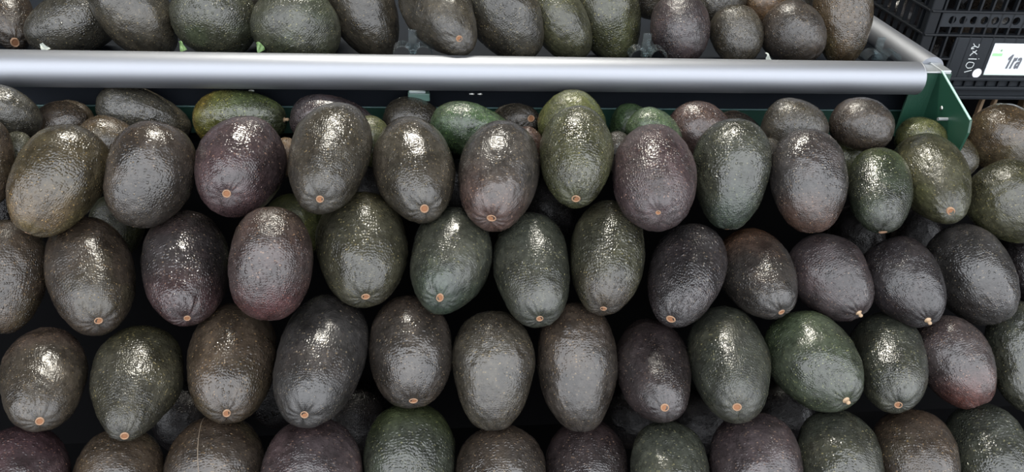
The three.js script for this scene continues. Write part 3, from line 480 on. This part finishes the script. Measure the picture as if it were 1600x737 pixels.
  ['dark grey avocado cut by the frame edge, first from crate, third full row', 'C', [0.4481, 0.8684, 0.2025], [-0.3158, 0.4185, 0.8462, -0.0949], [0.0991, 0.0567, 0.1], 'gk2', [2, 0.00105, 0.32], [0.25, 4.71, 0.75, 0]],
  ['purple avocado in the corner, twelfth from crate, lowest row', 'C', [-0.3814, 0.8298, 0.2615], [0.2088, 0.5808, 0.7866, 0.0198], [0.0829, 0.0612, 0.1], 'p3', [3, 0.00083, 0.32], [0.25, 4.71, 0.75, 0]],
  ['brown avocado under the long pear shaped one, eleventh from crate, lowest row', 'C', [-0.3176, 0.8174, 0.2547], [0.163, 0.5903, 0.7902, 0.0232], [0.0802, 0.068, 0.1], 'b', [0, 0.00083, 0.32], [0.25, 4.71, 0.75, 0]],
  ['large brown avocado marked by a pale seam, tenth from crate, lowest row', 'C', [-0.2465, 0.8171, 0.2525], [0.1187, 0.5924, 0.7969, -0.002], [0.0899, 0.0771, 0.1], 'bk', [0, 0.00083, 0.37], [0.25, 4.71, 0.75, 0]],
  ['purplish grey avocado, ninth from crate, lowest row', 'C', [-0.1718, 0.8223, 0.2639], [0.0646, 0.6003, 0.7972, 0.0014], [0.0921, 0.0722, 0.1], 'kp', [2, 0.00083, 0.32], [0.25, 4.71, 0.75, 0]],
  ['green topped avocado, eighth from crate, lowest row', 'C', [-0.0967, 0.8163, 0.2475], [0.006, 0.5972, 0.802, 0.0058], [0.0963, 0.0745, 0.1], 'go', [1, 0.00105, 0.32], [0.25, 4.71, 0.75, 0]],
  ['brown avocado with a tiny pale dot, seventh from crate, lowest row', 'C', [-0.024, 0.8082, 0.2619], [-0.0499, 0.6052, 0.7945, 0.0101], [0.0866, 0.0731, 0.1], 'kb', [1, 0.00083, 0.37], [0.25, 4.71, 0.75, 0]],
  ['dark purple brown avocado, sixth from crate, lowest row', 'C', [0.0481, 0.7988, 0.2554], [-0.1024, 0.6014, 0.7923, 0.0141], [0.0975, 0.0695, 0.1], 'kp2', [0, 0.00105, 0.32], [0.25, 4.71, 0.75, 0]],
  ['dark grey green avocado, fifth from crate, lowest row', 'C', [0.1097, 0.8208, 0.2793], [-0.1529, 0.5966, 0.7876, 0.0177], [0.0922, 0.0629, 0.1], 'gk2', [2, 0.00083, 0.32], [0.25, 4.71, 0.75, 0]],
  ['purple grey avocado, fourth from crate, lowest row', 'C', [0.1814, 0.823, 0.2789], [-0.1964, 0.5917, 0.7818, -0.0098], [0.0966, 0.0717, 0.1], 'kp', [2, 0.00083, 0.37], [0.25, 4.71, 0.75, 0]],
  ['speckled grey green avocado, third from crate, lowest row', 'C', [0.2527, 0.8235, 0.2795], [-0.2358, 0.5882, 0.7728, -0.0358], [0.0954, 0.0689, 0.1], 'gk2', [0, 0.00083, 0.32], [0.25, 4.71, 0.75, 0]],
  ['olive brown avocado with a rusty top, second from crate, lowest row', 'C', [0.32, 0.8221, 0.2781], [-0.2682, 0.5855, 0.7627, -0.0602], [0.0919, 0.0664, 0.1], 'bk', [0, 0.00083, 0.37], [0.25, 4.71, 0.75, 0]],
  ['smooth dark grey avocado, first from crate, lowest row', 'C', [0.395, 0.8129, 0.2701], [-0.2973, 0.5831, 0.7515, -0.0825], [0.0984, 0.0691, 0.1], 'gk2', [1, 0.00105, 0.37], [0.25, 4.71, 0.75, 0]],
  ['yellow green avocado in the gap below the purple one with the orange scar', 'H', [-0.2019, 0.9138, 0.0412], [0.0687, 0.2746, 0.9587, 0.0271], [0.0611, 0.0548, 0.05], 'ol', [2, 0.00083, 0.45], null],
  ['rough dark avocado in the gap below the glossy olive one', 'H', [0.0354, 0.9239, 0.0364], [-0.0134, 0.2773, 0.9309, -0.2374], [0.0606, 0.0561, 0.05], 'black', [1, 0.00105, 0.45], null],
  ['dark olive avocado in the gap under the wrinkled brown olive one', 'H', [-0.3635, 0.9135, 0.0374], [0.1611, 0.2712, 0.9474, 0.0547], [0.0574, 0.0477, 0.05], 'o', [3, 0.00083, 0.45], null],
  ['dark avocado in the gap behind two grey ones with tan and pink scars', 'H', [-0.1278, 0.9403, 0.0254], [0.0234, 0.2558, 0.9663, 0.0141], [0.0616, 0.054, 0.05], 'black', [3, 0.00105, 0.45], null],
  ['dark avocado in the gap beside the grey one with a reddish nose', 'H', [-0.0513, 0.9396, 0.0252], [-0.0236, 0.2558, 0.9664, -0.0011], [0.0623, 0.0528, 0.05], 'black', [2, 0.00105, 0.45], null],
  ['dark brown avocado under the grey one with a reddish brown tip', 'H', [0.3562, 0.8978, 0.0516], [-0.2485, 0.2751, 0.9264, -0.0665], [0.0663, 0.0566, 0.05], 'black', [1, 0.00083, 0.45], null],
  ['shade-darkened avocado in the gap below the pear shaped olive one', 'H', [0.4245, 0.8949, 0.0487], [-0.2769, 0.2729, 0.9183, -0.0748], [0.0618, 0.0485, 0.05], 'black', [2, 0.00083, 0.45], null],
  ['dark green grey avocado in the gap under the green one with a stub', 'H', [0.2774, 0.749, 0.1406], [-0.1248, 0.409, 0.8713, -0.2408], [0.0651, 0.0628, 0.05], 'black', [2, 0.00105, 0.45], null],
  ['shade-darkened avocado in the gap beside the green topped one, lowest row', 'H', [-0.1489, 0.7553, 0.1377], [0.0365, 0.3851, 0.922, 0.0127], [0.0677, 0.0639, 0.05], 'black', [3, 0.00105, 0.45], null],
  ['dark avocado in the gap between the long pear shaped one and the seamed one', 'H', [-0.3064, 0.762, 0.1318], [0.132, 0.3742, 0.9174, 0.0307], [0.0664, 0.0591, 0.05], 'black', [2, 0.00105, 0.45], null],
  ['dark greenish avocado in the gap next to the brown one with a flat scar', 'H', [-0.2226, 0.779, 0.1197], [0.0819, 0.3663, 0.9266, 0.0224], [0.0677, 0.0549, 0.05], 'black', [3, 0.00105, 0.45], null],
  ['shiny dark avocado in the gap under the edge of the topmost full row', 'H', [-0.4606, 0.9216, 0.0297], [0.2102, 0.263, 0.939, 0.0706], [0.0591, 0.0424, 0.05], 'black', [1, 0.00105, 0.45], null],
  ['shade-darkened avocado in the gap behind the olive brown one half out of frame', 'H', [0.5422, 0.9071, 0.0456], [-0.3223, 0.2626, 0.905, -0.0906], [0.0761, 0.0556, 0.05], 'black', [1, 0.00083, 0.45], null],
  ['shade-darkened avocado in the gap beside the dark purple one with a bump', 'H', [0.1199, 0.7474, 0.1397], [-0.1295, 0.3821, 0.9148, -0.0169], [0.0631, 0.0595, 0.05], 'black', [2, 0.00083, 0.45], null],
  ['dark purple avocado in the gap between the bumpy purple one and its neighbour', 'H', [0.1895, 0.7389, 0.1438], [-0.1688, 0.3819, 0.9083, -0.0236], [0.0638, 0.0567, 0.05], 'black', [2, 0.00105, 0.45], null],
];
let seamed;
for (const [label, group, at, turn, size, tone, skin, scar] of FRUIT) {
  const a = avocado(label, GROUPS[group], at, turn, size, tone, skin, scar);
  if (label.includes('pale seam')) seamed = a;
}
if (seamed) { // a pale corky seam runs along one fruit
  const pts = []; for (let i = 0; i <= 20; i++) pts.push(seamed.point(0.9 + 1.9 * i / 20, 1.25).p);
  mesh('seam', new THREE.TubeGeometry(new THREE.CatmullRomCurve3(pts), 40, 0.0003, 6), std({ color: lin(0.11, 0.085, 0.06), roughness: 0.6 }), seamed.o);
}
for (let i = 0; i < 9; i++) {          // fruit inside the black crate
  const x = 0.54 + 0.062 * (i % 5) + 0.01 * rnd(), z = (i < 5 ? -0.205 : -0.29), y = i < 5 ? 1.006 : 1.02 + 0.01 * rnd();
  const q = new THREE.Quaternion().setFromEuler(new THREE.Euler(1.2 + rnd(), rnd() * 6, 0.2));
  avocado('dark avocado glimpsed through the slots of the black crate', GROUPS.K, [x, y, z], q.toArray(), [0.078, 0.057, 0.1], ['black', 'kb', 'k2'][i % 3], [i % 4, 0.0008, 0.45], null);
}
// scraps lying between the fruit on the shelf
{
  const paper = std({ color: lin(0.25, 0.27, 0.24), roughness: 0.7, side: THREE.DoubleSide }), leaf = std({ color: lin(0.1, 0.17, 0.06), roughness: 0.6, side: THREE.DoubleSide });
  const scraps = [['white scrap of paper beside the brownish avocado with a pale scar', -0.4149, 1.0587, -0.0300, 0.007, 0.007, 0], ['green leaf scrap between two long grey avocados behind the rail', -0.2973, 1.0611, -0.0300, 0.006, 0.009, 1], ['green leaf scrap beside the wide olive grey avocado behind the rail', -0.2294, 1.0615, -0.0300, 0.008, 0.009, 1], ['pale scrap of paper between two avocados near the corner of the rail', 0.2553, 1.0585, -0.0300, 0.005, 0.009, 0]];
  for (const [label, x, y, z, w, h, green] of scraps) {
    const g = new THREE.PlaneGeometry(w, h, 6, 6), p = g.attributes.position;
    for (let i = 0; i < p.count; i++) { p.setZ(i, 0.0022 * noise3(p.getX(i) * 420 + x * 90, p.getY(i) * 420, 3)); p.setX(i, p.getX(i) * (1 - 0.6 * sstep(-h / 2, h / 2, p.getY(i))) + 0.001 * noise3(p.getY(i) * 300, 5, x * 50)); }
    g.computeVertexNormals();
    const m = mesh('paper_scrap', g, green ? leaf : paper); m.position.set(x, y, z); m.rotation.set(-0.5, 0.4, 0.5); m.userData = { label, category: 'scrap', group: 'scraps between the fruit behind the rail' };
  }
}

renderer.render(scene, camera);
